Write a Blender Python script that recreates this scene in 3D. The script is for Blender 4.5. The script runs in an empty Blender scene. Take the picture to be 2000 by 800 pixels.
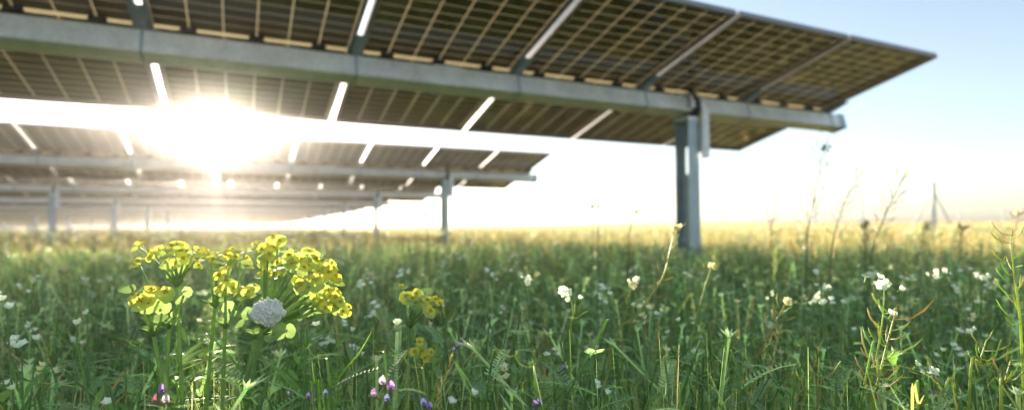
import bpy, math, random
import numpy as np
from mathutils import Vector, Matrix
R = math.radians
random.seed(7)
rng = np.random.default_rng(11)
scene = bpy.context.scene
C = scene.collection

# ------------------------------------------------------------------ camera
F_PX, PITCH, ROLL, CAM_H = 1103.0, R(2.04), R(-.32), 0.5
cam_d = bpy.data.cameras.new('camera')
cam_d.sensor_width = 36.0
cam_d.lens = 36.0 * F_PX / 2000.0
cam_d.clip_start, cam_d.clip_end = 0.02, 6000
cam = bpy.data.objects.new('camera', cam_d)
C.objects.link(cam)
cam.location = (0, 0, CAM_H)
cam_rot = Matrix.Rotation(R(90) + PITCH, 3, 'X') @ Matrix.Rotation(ROLL, 3, 'Z')
cam.rotation_euler = cam_rot.to_euler()
scene.camera = cam
cam_d.dof.use_dof = True
cam_d.dof.focus_distance = 0.54
cam_d.dof.aperture_fstop = 3.7
cam_d.dof.aperture_blades = 0

def at(x, y, d):
    """world point at distance d (metres ahead) for a place in the photograph"""
    u, v = (x - 1000) / F_PX, (400 - y) / F_PX
    q = cam_rot @ Vector((u, v, -1))
    return Vector((0, 0, CAM_H)) + q * d

# ------------------------------------------------------------------ materials
def mat(name):
    m = bpy.data.materials.new(name); m.use_nodes = True
    nt = m.node_tree; nt.nodes.clear()
    out = nt.nodes.new('ShaderNodeOutputMaterial')
    return m, nt, out
def N(nt, t, **kw):
    n = nt.nodes.new(t)
    for k, v in kw.items():
        if hasattr(n, k): setattr(n, k, v)
        else: n.inputs[k].default_value = v
    return n
def math_n(nt, op, a, b=None, c=None):
    n = nt.nodes.new('ShaderNodeMath'); n.operation = op
    for i, v in enumerate((a, b, c)):
        if v is None: continue
        if isinstance(v, (int, float)): n.inputs[i].default_value = v
        else: nt.links.new(v, n.inputs[i])
    return n.outputs[0]

def metal_mat(name, col, rough=.45, metallic=.85, var=.25, scale=9):
    m, nt, out = mat(name)
    p = N(nt, 'ShaderNodeBsdfPrincipled')
    p.inputs['Metallic'].default_value = metallic
    tc = N(nt, 'ShaderNodeTexCoord')
    no = N(nt, 'ShaderNodeTexNoise'); no.inputs['Scale'].default_value = scale; no.inputs['Detail'].default_value = 8
    vo = N(nt, 'ShaderNodeTexVoronoi'); vo.inputs['Scale'].default_value = scale * 9
    nt.links.new(tc.outputs['Object'], no.inputs['Vector']); nt.links.new(tc.outputs['Object'], vo.inputs['Vector'])
    mx = math_n(nt, 'MULTIPLY_ADD', vo.outputs['Color'], .35, no.outputs[0])
    cr = N(nt, 'ShaderNodeValToRGB')
    cr.color_ramp.elements[0].position = .3; cr.color_ramp.elements[1].position = .95
    cr.color_ramp.elements[0].color = (*[c * (1 - var) for c in col], 1)
    cr.color_ramp.elements[1].color = (*[min(1, c * (1 + var)) for c in col], 1)
    nt.links.new(mx, cr.inputs[0]); nt.links.new(cr.outputs[0], p.inputs['Base Color'])
    rr = math_n(nt, 'MULTIPLY_ADD', no.outputs[0], .25, rough - .12)
    nt.links.new(rr, p.inputs['Roughness'])
    nt.links.new(p.outputs[0], out.inputs[0])
    return m

M = {}
M['galv'] = metal_mat('galvanised_steel', (.80, .79, .79), .5, .25, .2)
M['galv_dark'] = metal_mat('dark_galvanised_steel', (.36, .42, .45), .45, .5)
M['frame'] = metal_mat('anodised_aluminium', (.30, .27, .24), .4, .6, .12)
M['black'] = metal_mat('black_plastic', (.03, .03, .03), .5, 0, .2)
M['fence'] = metal_mat('weathered_fence_steel', (.66, .66, .62), .6, .1)

def laminate_mat():
    m, nt, out = mat('bifacial_cells')
    tc = N(nt, 'ShaderNodeTexCoord'); sp = N(nt, 'ShaderNodeSeparateXYZ')
    nt.links.new(tc.outputs['Object'], sp.inputs[0])
    X, Y = sp.outputs[0], sp.outputs[1]
    def lines(v, pitch, width, off=0.0):
        a = math_n(nt, 'FRACT', math_n(nt, 'ADD', math_n(nt, 'DIVIDE', v, pitch), off))
        a = math_n(nt, 'ABSOLUTE', math_n(nt, 'SUBTRACT', a, .5))
        return math_n(nt, 'GREATER_THAN', a, .5 - width / pitch / 2)
    ay = math_n(nt, 'ABSOLUTE', Y)
    col = lines(X, .161, .0075)
    yy = math_n(nt, 'SUBTRACT', ay, .016)
    row = lines(yy, .0795, .0050)
    mid = math_n(nt, 'LESS_THAN', ay, .0165)
    edge = math_n(nt, 'GREATER_THAN', ay, .9715)
    mask = math_n(nt, 'MAXIMUM', math_n(nt, 'MAXIMUM', col, row), math_n(nt, 'MAXIMUM', mid, edge))
    # fine bus bars on the cells
    bus = lines(X, .0161, .0016, .5)
    no = N(nt, 'ShaderNodeTexNoise'); no.inputs['Scale'].default_value = 3.0; no.inputs['Detail'].default_value = 3
    nt.links.new(tc.outputs['Object'], no.inputs['Vector'])
    # each cell a touch different
    cx = math_n(nt, 'FLOOR', math_n(nt, 'DIVIDE', X, .161)); cy = math_n(nt, 'FLOOR', math_n(nt, 'DIVIDE', Y, .0795))
    cmb = N(nt, 'ShaderNodeCombineXYZ'); nt.links.new(cx, cmb.inputs[0]); nt.links.new(cy, cmb.inputs[1])
    oi = N(nt, 'ShaderNodeObjectInfo'); nt.links.new(oi.outputs['Random'], cmb.inputs[2])
    wn = N(nt, 'ShaderNodeTexWhiteNoise'); nt.links.new(cmb.outputs[0], wn.inputs[0])
    v = math_n(nt, 'MULTIPLY_ADD', wn.outputs[0], .3, math_n(nt, 'MULTIPLY', no.outputs[0], .7))
    cr = N(nt, 'ShaderNodeValToRGB')
    cr.color_ramp.elements[0].color = (.080, .066, .042, 1); cr.color_ramp.elements[1].color = (.16, .125, .078, 1)
    nt.links.new(v, cr.inputs[0])
    mb = N(nt, 'ShaderNodeMix', data_type='RGBA')
    nt.links.new(math_n(nt, 'MULTIPLY', bus, .5), mb.inputs[0]); nt.links.new(cr.outputs[0], mb.inputs[6])
    mb.inputs[7].default_value = (.3, .27, .22, 1)
    cell = N(nt, 'ShaderNodeBsdfPrincipled')
    nt.links.new(mb.outputs[2], cell.inputs['Base Color'])
    cell.inputs['Roughness'].default_value = .08; cell.inputs['IOR'].default_value = 1.5
    tr = N(nt, 'ShaderNodeBsdfTransparent'); tr.inputs[0].default_value = (.80, .78, .74, 1)
    tl = N(nt, 'ShaderNodeBsdfTranslucent'); tl.inputs[0].default_value = (.93, .84, .62, 1)
    gl = N(nt, 'ShaderNodeBsdfGlossy'); gl.inputs['Roughness'].default_value = .1
    m1 = N(nt, 'ShaderNodeMixShader'); m1.inputs[0].default_value = .7
    nt.links.new(tr.outputs[0], m1.inputs[1]); nt.links.new(tl.outputs[0], m1.inputs[2])
    fr = N(nt, 'ShaderNodeFresnel'); fr.inputs[0].default_value = 1.45
    m2 = N(nt, 'ShaderNodeMixShader'); nt.links.new(fr.outputs[0], m2.inputs[0])
    nt.links.new(m1.outputs[0], m2.inputs[1]); nt.links.new(gl.outputs[0], m2.inputs[2])
    mx = N(nt, 'ShaderNodeMixShader'); nt.links.new(mask, mx.inputs[0])
    nt.links.new(cell.outputs[0], mx.inputs[1]); nt.links.new(m2.outputs[0], mx.inputs[2])
    nt.links.new(mx.outputs[0], out.inputs[0])
    return m
M['cells'] = laminate_mat()

def plant_mat(name, trans=.42, rough=.42, spec=.35, boost=1.5, lift=0.0):
    m, nt, out = mat(name)
    at_ = N(nt, 'ShaderNodeAttribute'); at_.attribute_name = 'col'
    tc = N(nt, 'ShaderNodeTexCoord')
    no = N(nt, 'ShaderNodeTexNoise'); no.inputs['Scale'].default_value = 160; no.inputs['Detail'].default_value = 3
    nt.links.new(tc.outputs['Object'], no.inputs['Vector'])
    hs = N(nt, 'ShaderNodeHueSaturation')
    nt.links.new(at_.outputs['Color'], hs.inputs['Color'])
    nt.links.new(math_n(nt, 'MULTIPLY_ADD', no.outputs[0], .7, .65 + lift), hs.inputs['Value'])
    p = N(nt, 'ShaderNodeBsdfPrincipled')
    nt.links.new(hs.outputs[0], p.inputs['Base Color'])
    p.inputs['Roughness'].default_value = rough; p.inputs['Specular IOR Level'].default_value = spec
    tl = N(nt, 'ShaderNodeBsdfTranslucent')
    mc = N(nt, 'ShaderNodeMix', data_type='RGBA'); mc.blend_type = 'MULTIPLY'; mc.inputs[0].default_value = 1
    nt.links.new(hs.outputs[0], mc.inputs[6]); mc.inputs[7].default_value = (boost * .95, boost, boost * .72, 1)
    nt.links.new(mc.outputs[2], tl.inputs[0])
    mx = N(nt, 'ShaderNodeMixShader'); mx.inputs[0].default_value = trans
    nt.links.new(p.outputs[0], mx.inputs[1]); nt.links.new(tl.outputs[0], mx.inputs[2])
    nt.links.new(mx.outputs[0], out.inputs[0])
    return m
M['plant'] = plant_mat('leaf_tissue', .52, .36, .5, 1.9, .32)
M['spurge'] = plant_mat('spurge_tissue', .45, .65, .15, 1.3)
M['petal'] = plant_mat('petal_tissue', .5, .55, .25, 1.4, .1)

def foam_mat():
    m, nt, out = mat('wet_froth')
    p = N(nt, 'ShaderNodeBsdfPrincipled')
    p.inputs['Base Color'].default_value = (1.0, .96, .86, 1); p.inputs['Roughness'].default_value = .12
    p.inputs['Subsurface Weight'].default_value = .3; p.inputs['Subsurface Radius'].default_value = (.004, .004, .004)
    p.inputs['Coat Weight'].default_value = .6
    tl = N(nt, 'ShaderNodeBsdfTranslucent'); tl.inputs[0].default_value = (.85, .9, .86, 1)
    mx = N(nt, 'ShaderNodeMixShader'); mx.inputs[0].default_value = .25
    nt.links.new(p.outputs[0], mx.inputs[1]); nt.links.new(tl.outputs[0], mx.inputs[2])
    nt.links.new(mx.outputs[0], out.inputs[0])
    return m
M['foam'] = foam_mat()

def ground_mat():
    m, nt, out = mat('meadow_soil')
    g = N(nt, 'ShaderNodeNewGeometry')
    n1 = N(nt, 'ShaderNodeTexNoise'); n1.inputs['Scale'].default_value = .9; n1.inputs['Detail'].default_value = 10
    n2 = N(nt, 'ShaderNodeTexNoise'); n2.inputs['Scale'].default_value = 14; n2.inputs['Detail'].default_value = 8
    nt.links.new(g.outputs[0], n1.inputs['Vector']); nt.links.new(g.outputs[0], n2.inputs['Vector'])
    cr = N(nt, 'ShaderNodeValToRGB')
    e = cr.color_ramp.elements
    e[0].position = .3; e[0].color = (.07, .075, .03, 1); e[1].position = .7; e[1].color = (.22, .17, .08, 1)
    k = cr.color_ramp.elements.new(.5); k.color = (.12, .13, .045, 1)
    nt.links.new(math_n(nt, 'MULTIPLY_ADD', n2.outputs[0], .5, math_n(nt, 'MULTIPLY', n1.outputs[0], .5)), cr.inputs[0])
    p = N(nt, 'ShaderNodeBsdfPrincipled'); p.inputs['Roughness'].default_value = .95
    p.inputs['Specular IOR Level'].default_value = .1
    nt.links.new(cr.outputs[0], p.inputs['Base Color'])
    bp = N(nt, 'ShaderNodeBump'); bp.inputs['Distance'].default_value = .08
    nt.links.new(n2.outputs[0], bp.inputs['Height']); nt.links.new(bp.outputs[0], p.inputs['Normal'])
    nt.links.new(p.outputs[0], out.inputs[0])
    return m
M['ground'] = ground_mat()
M['hills'] = metal_mat('distant_scrub', (.10, .085, .055), .9, 0, .3, .02)

# ------------------------------------------------------------------ mesh builder
class MB:
    def __init__(s): s.v = []; s.f = []; s.c = []; s.m = []; s.mi = 0; s.col = (1, 1, 1)
    def add(s, verts, faces, col=None):
        o = len(s.v); s.v += [tuple(p) for p in verts]
        s.c += [(*(col or s.col), 1)] * len(verts)
        s.f += [tuple(i + o for i in f) for f in faces]; s.m += [s.mi] * len(faces)
    def box(s, x0, x1, y0, y1, z0, z1, T=None, col=None):
        v = [Vector((x, y, z)) for x in (x0, x1) for y in (y0, y1) for z in (z0, z1)]
        if T is not None: v = [T @ p for p in v]
        s.add(v, [(0, 1, 3, 2), (4, 6, 7, 5), (0, 4, 5, 1), (2, 3, 7, 6), (0, 2, 6, 4), (1, 5, 7, 3)], col)
    def tube(s, pts, rad, n=6, col=None, cap=True):
        pts = [Vector(p) for p in pts]
        if isinstance(rad, (int, float)): rad = [rad] * len(pts)
        rings = []; ref = None
        for i, p in enumerate(pts):
            d = (pts[min(i + 1, len(pts) - 1)] - pts[max(i - 1, 0)])
            d = d.normalized() if d.length > 1e-9 else Vector((0, 0, 1))
            if ref is None: ref = d.orthogonal().normalized()
            ref = (ref - d * ref.dot(d)).normalized(); b = d.cross(ref)
            rings.append([p + (ref * math.cos(2 * math.pi * k / n) + b * math.sin(2 * math.pi * k / n)) * rad[i] for k in range(n)])
        f = []
        for i in range(len(pts) - 1):
            for k in range(n):
                f.append((i * n + k, i * n + (k + 1) % n, (i + 1) * n + (k + 1) % n, (i + 1) * n + k))
        if cap: f += [tuple(reversed(range(n))), tuple(range((len(pts) - 1) * n, len(pts) * n))]
        s.add([p for r in rings for p in r], f, col)
    def leaf(s, base, direc, up, L, W, col=None, curl=.15, seg=5, shape='lance', fold=.25):
        """a leaf blade: midrib with two halves folded up slightly"""
        d = Vector(direc).normalized(); u = Vector(up); u = (u - d * u.dot(d))
        u = u.normalized() if u.length > 1e-6 else d.orthogonal().normalized()
        sd = d.cross(u); vs = []
        for i in range(seg + 1):
            t = i / seg
            if shape == 'lance': w = math.sin(math.pi * min(1, t ** .75 * .97 + .03)) ** .8
            elif shape == 'round': w = math.sqrt(max(0, 1 - (2 * t - 1) ** 2)) * (1.0 if t > .45 else .9 + .1 * t)
            elif shape == 'kidney': w = math.sqrt(max(0, 1 - (2 * t - .95) ** 2 / 1.11)) * (1 + .10 * math.sin(t * 17 + base[0] * 900))
            else: w = (1 - t) ** .6
            w = max(w, .04) * W / 2
            c = Vector(base) + d * (L * t) - u * (curl * L * t * t)
            vs += [c + sd * w + u * fold * w, c, c - sd * w + u * fold * w]
        f = []
        for i in range(seg):
            a = i * 3
            f += [(a, a + 1, a + 4, a + 3), (a + 1, a + 2, a + 5, a + 4)]
        s.add(vs, f, col)
    def ball(s, c, r, col=None, n=6, m=4, sq=(1, 1, 1)):
        vs = [Vector(c) + Vector((0, 0, r * sq[2]))]; 
        for j in range(1, m):
            a = math.pi * j / m
            for k in range(n):
                b = 2 * math.pi * k / n
                vs.append(Vector(c) + Vector((r * sq[0] * math.sin(a) * math.cos(b), r * sq[1] * math.sin(a) * math.sin(b), r * sq[2] * math.cos(a))))
        vs.append(Vector(c) - Vector((0, 0, r * sq[2])))
        f = [(0, 1 + k, 1 + (k + 1) % n) for k in range(n)]
        for j in range(m - 2):
            for k in range(n):
                f.append((1 + j * n + k, 1 + (j + 1) * n + k, 1 + (j + 1) * n + (k + 1) % n, 1 + j * n + (k + 1) % n))
        e = len(vs) - 1; o = 1 + (m - 2) * n
        f += [(e, o + (k + 1) % n, o + k) for k in range(n)]
        s.add(vs, f, col)
    def mesh(s, name, mats, smooth=False):
        me = bpy.data.meshes.new(name); me.from_pydata(s.v, [], s.f); me.update()
        if not isinstance(mats, (list, tuple)): mats = [mats]
        for m_ in mats: me.materials.append(m_)
        if len(mats) > 1: me.polygons.foreach_set('material_index', s.m)
        a = me.color_attributes.new('col', 'FLOAT_COLOR', 'POINT')
        a.data.foreach_set('color', np.array(s.c, dtype=np.float32).ravel())
        if smooth: me.polygons.foreach_set('use_smooth', [True] * len(me.polygons))
        return me
    def build(s, name, mats, parent=None, smooth=False, loc=None):
        return link(name, s.mesh(name, mats, smooth), parent, loc)
def link(name, me, parent=None, loc=None, rot=None):
    o = bpy.data.objects.new(name, me); C.objects.link(o)
    if parent is not None: o.parent = parent
    if loc is not None: o.location = loc
    if rot is not None: o.rotation_euler = rot
    return o
def tag(o, label=None, cat=None, group=None, kind=None):
    if label: o['label'] = label
    if cat: o['category'] = cat
    if group: o['group'] = group
    if kind: o['kind'] = kind
    return o
def empty(name, loc, rz=0):
    o = bpy.data.objects.new(name, None); C.objects.link(o)
    o.empty_display_size = .05
    o.location = loc; o.rotation_euler = (0, 0, rz); return o
def copy_tree(o, parent=None):
    c = o.copy(); C.objects.link(c); c.parent = parent
    for ch in list(o.children): copy_tree(ch, c)
    return c

# ------------------------------------------------------------------ solar trackers
PHI, TILT, W2, L = R(25.61), R(14.11), .980, 1.04
X0, Y0, TUBE_H, PITCH_ROW, SKEW = 2.8358, 5.0635, CAM_H + .9072, 6.0888, .0174
MW = .504          # half module width
FB = .100          # frame underside above the tube axis
def laminate_mesh():
    b = MB(); b.box(-MW + .003, MW - .003, -W2 + .003, W2 - .003, .0275, .0335)
    return b.mesh('laminate', M['cells'])
def frame_mesh():
    b = MB()
    for s in (-1, 1):
        x0, x1 = sorted((s * MW, s * (MW - .0028)))
        b.box(x0, x1, -W2, W2, 0, .036)
        x0, x1 = sorted((s * (MW - .0028), s * (MW - .026)))
        b.box(x0, x1, -W2 + .0028, W2 - .0028, .0005, .0028)
        y0, y1 = sorted((s * W2, s * (W2 - .0028)))
        b.box(-MW + .0028, MW - .0028, y0, y1, 0, .036)
        y0, y1 = sorted((s * (W2 - .0028), s * (W2 - .020)))
        b.box(-MW + .026, MW - .026, y0, y1, .0005, .0028)
    return b.mesh('module_frame', M['frame'])
def jbox_mesh():
    b = MB(); b.box(-.038, .038, -.022, .022, -.018, 0)
    b.box(-.030, .030, -.017, .017, -.021, -.018)
    b.tube([(-.038, 0, -.01), (-.07, .006, -.012), (-.13, .012, -.02)], .003, 5)
    return b.mesh('junction_box', M['black'])
def rail_mesh():
    b = MB(); h0, h1 = .0640, FB - .001
    n = 8; half = .235
    # hat section: two webs and a top flange, deep over the tube, shallow at the tips
    prof = lambda y: h1 - (h1 - h0 - .0) * (1.0 if abs(y) < .075 else max(.36, 1 - (abs(y) - .075) / .16 * .64))
    ys = [-half + 2 * half * i / n for i in range(n + 1)]
    for s in (-1, 1):
        x0, x1 = s * .022, s * .025
        vs = []; 
        for y in ys: vs += [(x0, y, prof(y)), (x1, y, prof(y)), (x1, y, h1), (x0, y, h1)]
        f = []
        for i in range(n):
            a = i * 4; c = a + 4
            f += [(a, a + 1, c + 1, c), (a + 1, a + 2, c + 2, c + 1), (a + 3, a, c, c + 3), (a + 2, a + 3, c + 3, c + 2)]
        f += [(0, 3, 2, 1), (n * 4, n * 4 + 1, n * 4 + 2, n * 4 + 3)]
        b.add(vs, f)
        x0, x1 = sorted((s * .025, s * .045)); b.box(x0, x1, -half, half, h1 - .003, h1)
    vs = []
    for y in ys: vs += [(-.022, y, prof(y)), (.022, y, prof(y)), (.022, y, prof(y) + .003), (-.022, y, prof(y) + .003)]
    f = []
    for i in range(n):
        a = i * 4; c = a + 4
        f += [(a, c, c + 1, a + 1), (a + 3, a + 2, c + 2, c + 3)]
    b.add(vs, f)
    return b.mesh('mounting_rail', M['galv_dark'])
def strap_mesh():
    b = MB(); r, w = .0655, .006
    # thin band wrapped round the square tube
    b.box(-w, w, -r - .002, -r + .001, -r, r); b.box(-w, w, r - .001, r + .002, -r, r)
    b.box(-w, w, -r - .002, r + .002, -r - .003, -r)
    for s in (-1, 1): b.tube([(0, s * .05, .064), (0, s * .05, .112)], .005, 6)
    return b.mesh('strap', M['galv_dark'])
def bolt_mesh():
    b = MB(); b.ball((0, 0, 0), .011, n=8, m=4, sq=(1, 1, .6)); return b.mesh('clamp_bolt', M['galv'])
LAM, FRM, JBX, RAIL, STRAP, BOLT = laminate_mesh(), frame_mesh(), jbox_mesh(), rail_mesh(), strap_mesh(), bolt_mesh()

def tube_mesh(length, e):
    b = MB(); r, ch = .0625, .006
    prof = [(-r + ch, -r), (r - ch, -r), (r, -r + ch), (r, r - ch), (r - ch, r), (-r + ch, r), (-r, r - ch), (-r, -r + ch)]
    xs = [-length, e - .075]
    vs = [(x, y, z) for x in xs for y, z in prof]; n = 8
    f = [(k, n + k, n + (k + 1) % n, (k + 1) % n) for k in range(n)] + [tuple(range(n)), tuple(reversed(range(n, 2 * n)))]
    b.add(vs, f)
    # joints where two lengths meet
    for x in np.arange(-3.6, -length, -7.05):
        b.box(x - .09, x + .09, -r - .003, r + .003, -r - .003, r + .003)
    return b.mesh('torque_tube', M['galv'])
def endcap_mesh(e):
    b = MB(); b.box(e - .075, e, -.066, .066, -.066, .066); b.box(e, e + .004, -.045, .045, -.045, .045)
    b.box(e - .05, e - .03, -.05, .05, -.073, -.066)
    return b.mesh('end_cap', M['galv_dark'])
def post_mesh(H):
    """wide flange pile in row coordinates: flanges face along the row, web across"""
    b = MB(); top = H - .115
    w, d, t = .054, .074, .006
    for s in (-1, 1):
        y0, y1 = sorted((s * d, s * (d - t)))
        b.box(-w, w, y0, y1, -.3, top)
    b.box(-.003, .003, -d + t, d - t, -.3, H - .52)
    b.box(-.003, .003, -d + t, -.024, H - .52, H - .30); b.box(-.003, .003, .024, d - t, H - .52, H - .30)
    b.box(-.003, .003, -d + t, d - t, H - .30, top)
    return b.mesh('post', M['galv_dark'])
def cradle_mesh(H):
    b = MB(); top = H - .115
    # head plate, two cheek plates and the hanging bracket beside the pile
    b.box(-.058, .128, -.078, .078, top + .001, top + .014)
    b.box(-.05, .05, -.07, .07, top + .014, H - .085)
    b.box(.058, .128, -.108, -.100, H - .40, H - .02)
    b.box(.122, .128, -.100, -.02, H - .40, H - .10)
    b.box(.0545, .060, -.100, .03, H - .36, H - .13)
    for z in (H - .13, H - .33): b.tube([(.094, -.108, z), (.094, -.118, z)], .012, 6)
    return b.mesh('bearing_bracket', M['galv'])
def ring(b, x0, x1, r0, r1, a0=0, a1=360, n=28, zc=0):
    vs = []; 
    for i in range(n + 1):
        a = R(a0 + (a1 - a0) * i / n); c, s = math.cos(a), math.sin(a)
        vs += [(x0, r0 * c, zc + r0 * s), (x1, r0 * c, zc + r0 * s), (x1, r1 * c, zc + r1 * s), (x0, r1 * c, zc + r1 * s)]
    f = []
    for i in range(n):
        p, q = i * 4, i * 4 + 4
        f += [(p, p + 1, q + 1, q), (p + 1, p + 2, q + 2, q + 1), (p + 2, p + 3, q + 3, q + 2), (p + 3, p, q, q + 3)]
    if a1 - a0 < 360: f += [(0, 3, 2, 1), (n * 4, n * 4 + 1, n * 4 + 2, n * 4 + 3)]
    b.add(vs, f)
def bearing_mesh(H):
    b = MB(); ring(b, .0, .055, .062, .098, zc=H); ring(b, -.008, 0, .066, .09, zc=H)
    return b.mesh('bearing', M['black'])
def bearing_band_mesh(H):
    b = MB(); ring(b, .058, .098, .099, .104, -15, 200, zc=H); ring(b, -.045, -.010, .099, .104, -15, 195, zc=H)
    return b.mesh('bearing_band', M['galv'])

LABELS = {
 0: 'nearest row of tilted solar panels, filling the top of the view above the meadow',
 1: 'second row of solar panels, seen just below the bright gap where the sun shines',
 2: 'third row of solar panels, low behind the second row with its post at far left',
 3: 'fourth row of solar panels, a blurred band under the third row',
}
TENS = {2: 'twenty', 3: 'thirty', 4: 'forty'}
UN = ['', 'first', 'second', 'third', 'fourth', 'fifth', 'sixth', 'seventh', 'eighth', 'ninth']
ORD = ['first','second','third','fourth','fifth','sixth','seventh','eighth','ninth','tenth','eleventh','twelfth','thirteenth','fourteenth','fifteenth','sixteenth','seventeenth','eighteenth','nineteenth','twentieth']
for n_ in range(21, 50): ORD.append(TENS[n_ // 10] + '-' + UN[n_ % 10] if n_ % 10 else {30: 'thirtieth', 40: 'fortieth'}[n_])
u2 = Vector((math.cos(PHI), math.sin(PHI), 0)); v2 = Vector((-math.sin(PHI), math.cos(PHI), 0))
post_cache = {}
E_TUBE = .177
for r in range(44):
    org = Vector((X0, Y0, 0)) + (v2 + u2 * SKEW) * (PITCH_ROW * r)
    H = TUBE_H - min(.60, .0050 * max(0, org.y - 5))
    t = empty('solar_tracker', org, PHI)
    tag(t, LABELS.get(r, ORD[r] + ' row of solar panels counted from the front, thin band receding towards the horizon'),
        'solar panels', 'rows of solar panels crossing the meadow')
    nm = int((5.7 + 2.04 * r + 5.5) / L) + 1
    length = nm * L
    rot = (-TILT, 0, 0)
    Tm = Matrix.Rotation(-TILT, 4, 'X')
    tb = link('torque_tube', tube_mesh(length, E_TUBE), t, (0, 0, H), rot)
    link('end_cap', endcap_mesh(E_TUBE), tb)
    if r < 4:
        for k in range(nm):
            p = Tm @ Vector((-(k + .5) * L, 0, FB))
            jit = random.uniform(-.0012, .0012)
            lam = link('solar_module', LAM, t, (p.x, p.y, H + p.z + jit), (-TILT + random.uniform(-.0015, .0015), random.uniform(-.0008, .0008), 0))
            link('module_frame', FRM, lam)
            for jx in (-.325, 0, .325): link('junction_box', JBX, lam, (jx, 0, .0275))
        for k in range(nm + 1):
            x = -k * L if k else -.012
            rl = link('mounting_rail', RAIL, t, (x, 0, H), rot)
            link('strap', STRAP, rl)
            for s in (-1, 1): link('clamp_bolt', BOLT, rl, (0, s * .222, FB - .012))
    else:
        b = MB()
        for k in range(nm):
            b.box(-(k + 1) * L + .016, -k * L - .016, -W2, W2, FB + .0, FB + .035)
        link('module_panels', b.mesh('module_panels', M['frame'] if False else M['cells_far'] if 'cells_far' in M else M['cells']), t, (0, 0, H), rot)
    key = round(H, 3)
    if key not in post_cache: post_cache[key] = (post_mesh(H), cradle_mesh(H), bearing_mesh(H), bearing_band_mesh(H))
    s = 1.64
    while s < length:
        pm = post_cache[key]
        po = link('post', pm[0], t, (-s, 0, 0))
        if r < 8:
            link('bearing_bracket', pm[1], po); link('bearing', pm[2], po); link('bearing_band', pm[3], po)
        s += 7.05

# ------------------------------------------------------------------ ground, hills
def sheet(name, xs, ys, zf, m):
    X, Y = np.meshgrid(xs, ys); Z = zf(X, Y)
    V = np.stack([X, Y, Z], -1).reshape(-1, 3); nx, ny = len(xs), len(ys)
    f = [(j * nx + i, j * nx + i + 1, (j + 1) * nx + i + 1, (j + 1) * nx + i) for j in range(ny - 1) for i in range(nx - 1)]
    me = bpy.data.meshes.new(name); me.from_pydata([tuple(v) for v in V], [], f); me.materials.append(m)
    me.polygons.foreach_set('use_smooth', [True] * len(me.polygons))
    o = bpy.data.objects.new(name, me); C.objects.link(o); return o
def axis(lim, n, p=3.2):
    t = np.linspace(-1, 1, n); return np.sign(t) * np.abs(t) ** p * lim
def gz(X, Y):
    r = np.hypot(X, Y)
    b = .012 * np.sin(X * 2.1 + .5) * np.cos(Y * 1.7) + .01 * np.sin(X * 5 + Y * 3)
    far = np.clip((r - 90) / 200, 0, 1)
    side = np.clip((X / np.maximum(r, 1e-3) + .12) / .5, 0, 1); side = side * side * (3 - 2 * side)
    return b * (1 - far) + far * .12 - .02 + side * .0052 * np.clip(r - 60, 0, 300)
g = sheet('ground', axis(1800, 121), axis(1800, 121), gz, M['ground'])
tag(g, kind='structure')
hx = np.linspace(-1500, 1700, 220)
hb = MB(); prev = None
vs, fs = [], []
for i, x in enumerate(hx):
    y = 1500 + 60 * math.sin(x * .002)
    h = 4.4 + 1.2 * math.sin(x * .0065 + 1) + 1.4 * math.sin(x * .021) + .8 * math.sin(x * .06) + (1.5 if x > 350 else 0)
    vs += [(x, y - 90, -1), (x, y, max(2.5, min(6.6, h))), (x, y + 150, -1)]
    if i: a = (i - 1) * 3; fs += [(a, a + 1, a + 4, a + 3), (a + 1, a + 2, a + 5, a + 4)]
hb.add(vs, fs)
tag(hb.build('hills', M['hills'], smooth=True), kind='structure')

# made-up far belt of scrub and trees, added to block bright sky under the rows
def added_woodland():
    rd = np.random.default_rng(5); n = 9000
    x = rd.uniform(-430, -126, n); hh = 3.9 + 1.1 * np.sin(x * .05) + .9 * np.sin(x * .17 + 1) + .5 * np.sin(x * .45)
    z = hh * rd.uniform(0, 1, n) ** .8; y = 282 + rd.uniform(-7, 7, n) * (1 - z / 9)
    sz = rd.uniform(.5, 1.3, n); a = rd.uniform(0, 6.28, n); e = rd.uniform(-.6, .6, n)
    c = np.stack([x, y, z], -1); s1 = np.stack([np.cos(a), np.sin(a), 0 * a], -1) * sz[:, None]
    s2 = np.stack([-np.sin(a) * np.sin(e), np.cos(a) * np.sin(e), np.cos(e)], -1) * sz[:, None] * .8
    V = np.stack([c - s1, c - s2, c + s1 * .8, c + s2], 1).reshape(-1, 3)
    Q = np.arange(4 * n).reshape(-1, 4); k = rd.uniform(.6, 1.3, (n, 1))
    Cc = np.repeat(np.array([[.10, .085, .045]]) * k, 4, 0)
    return np_mesh('added_woodland', V, Q, Cc, M['plant'])

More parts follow.
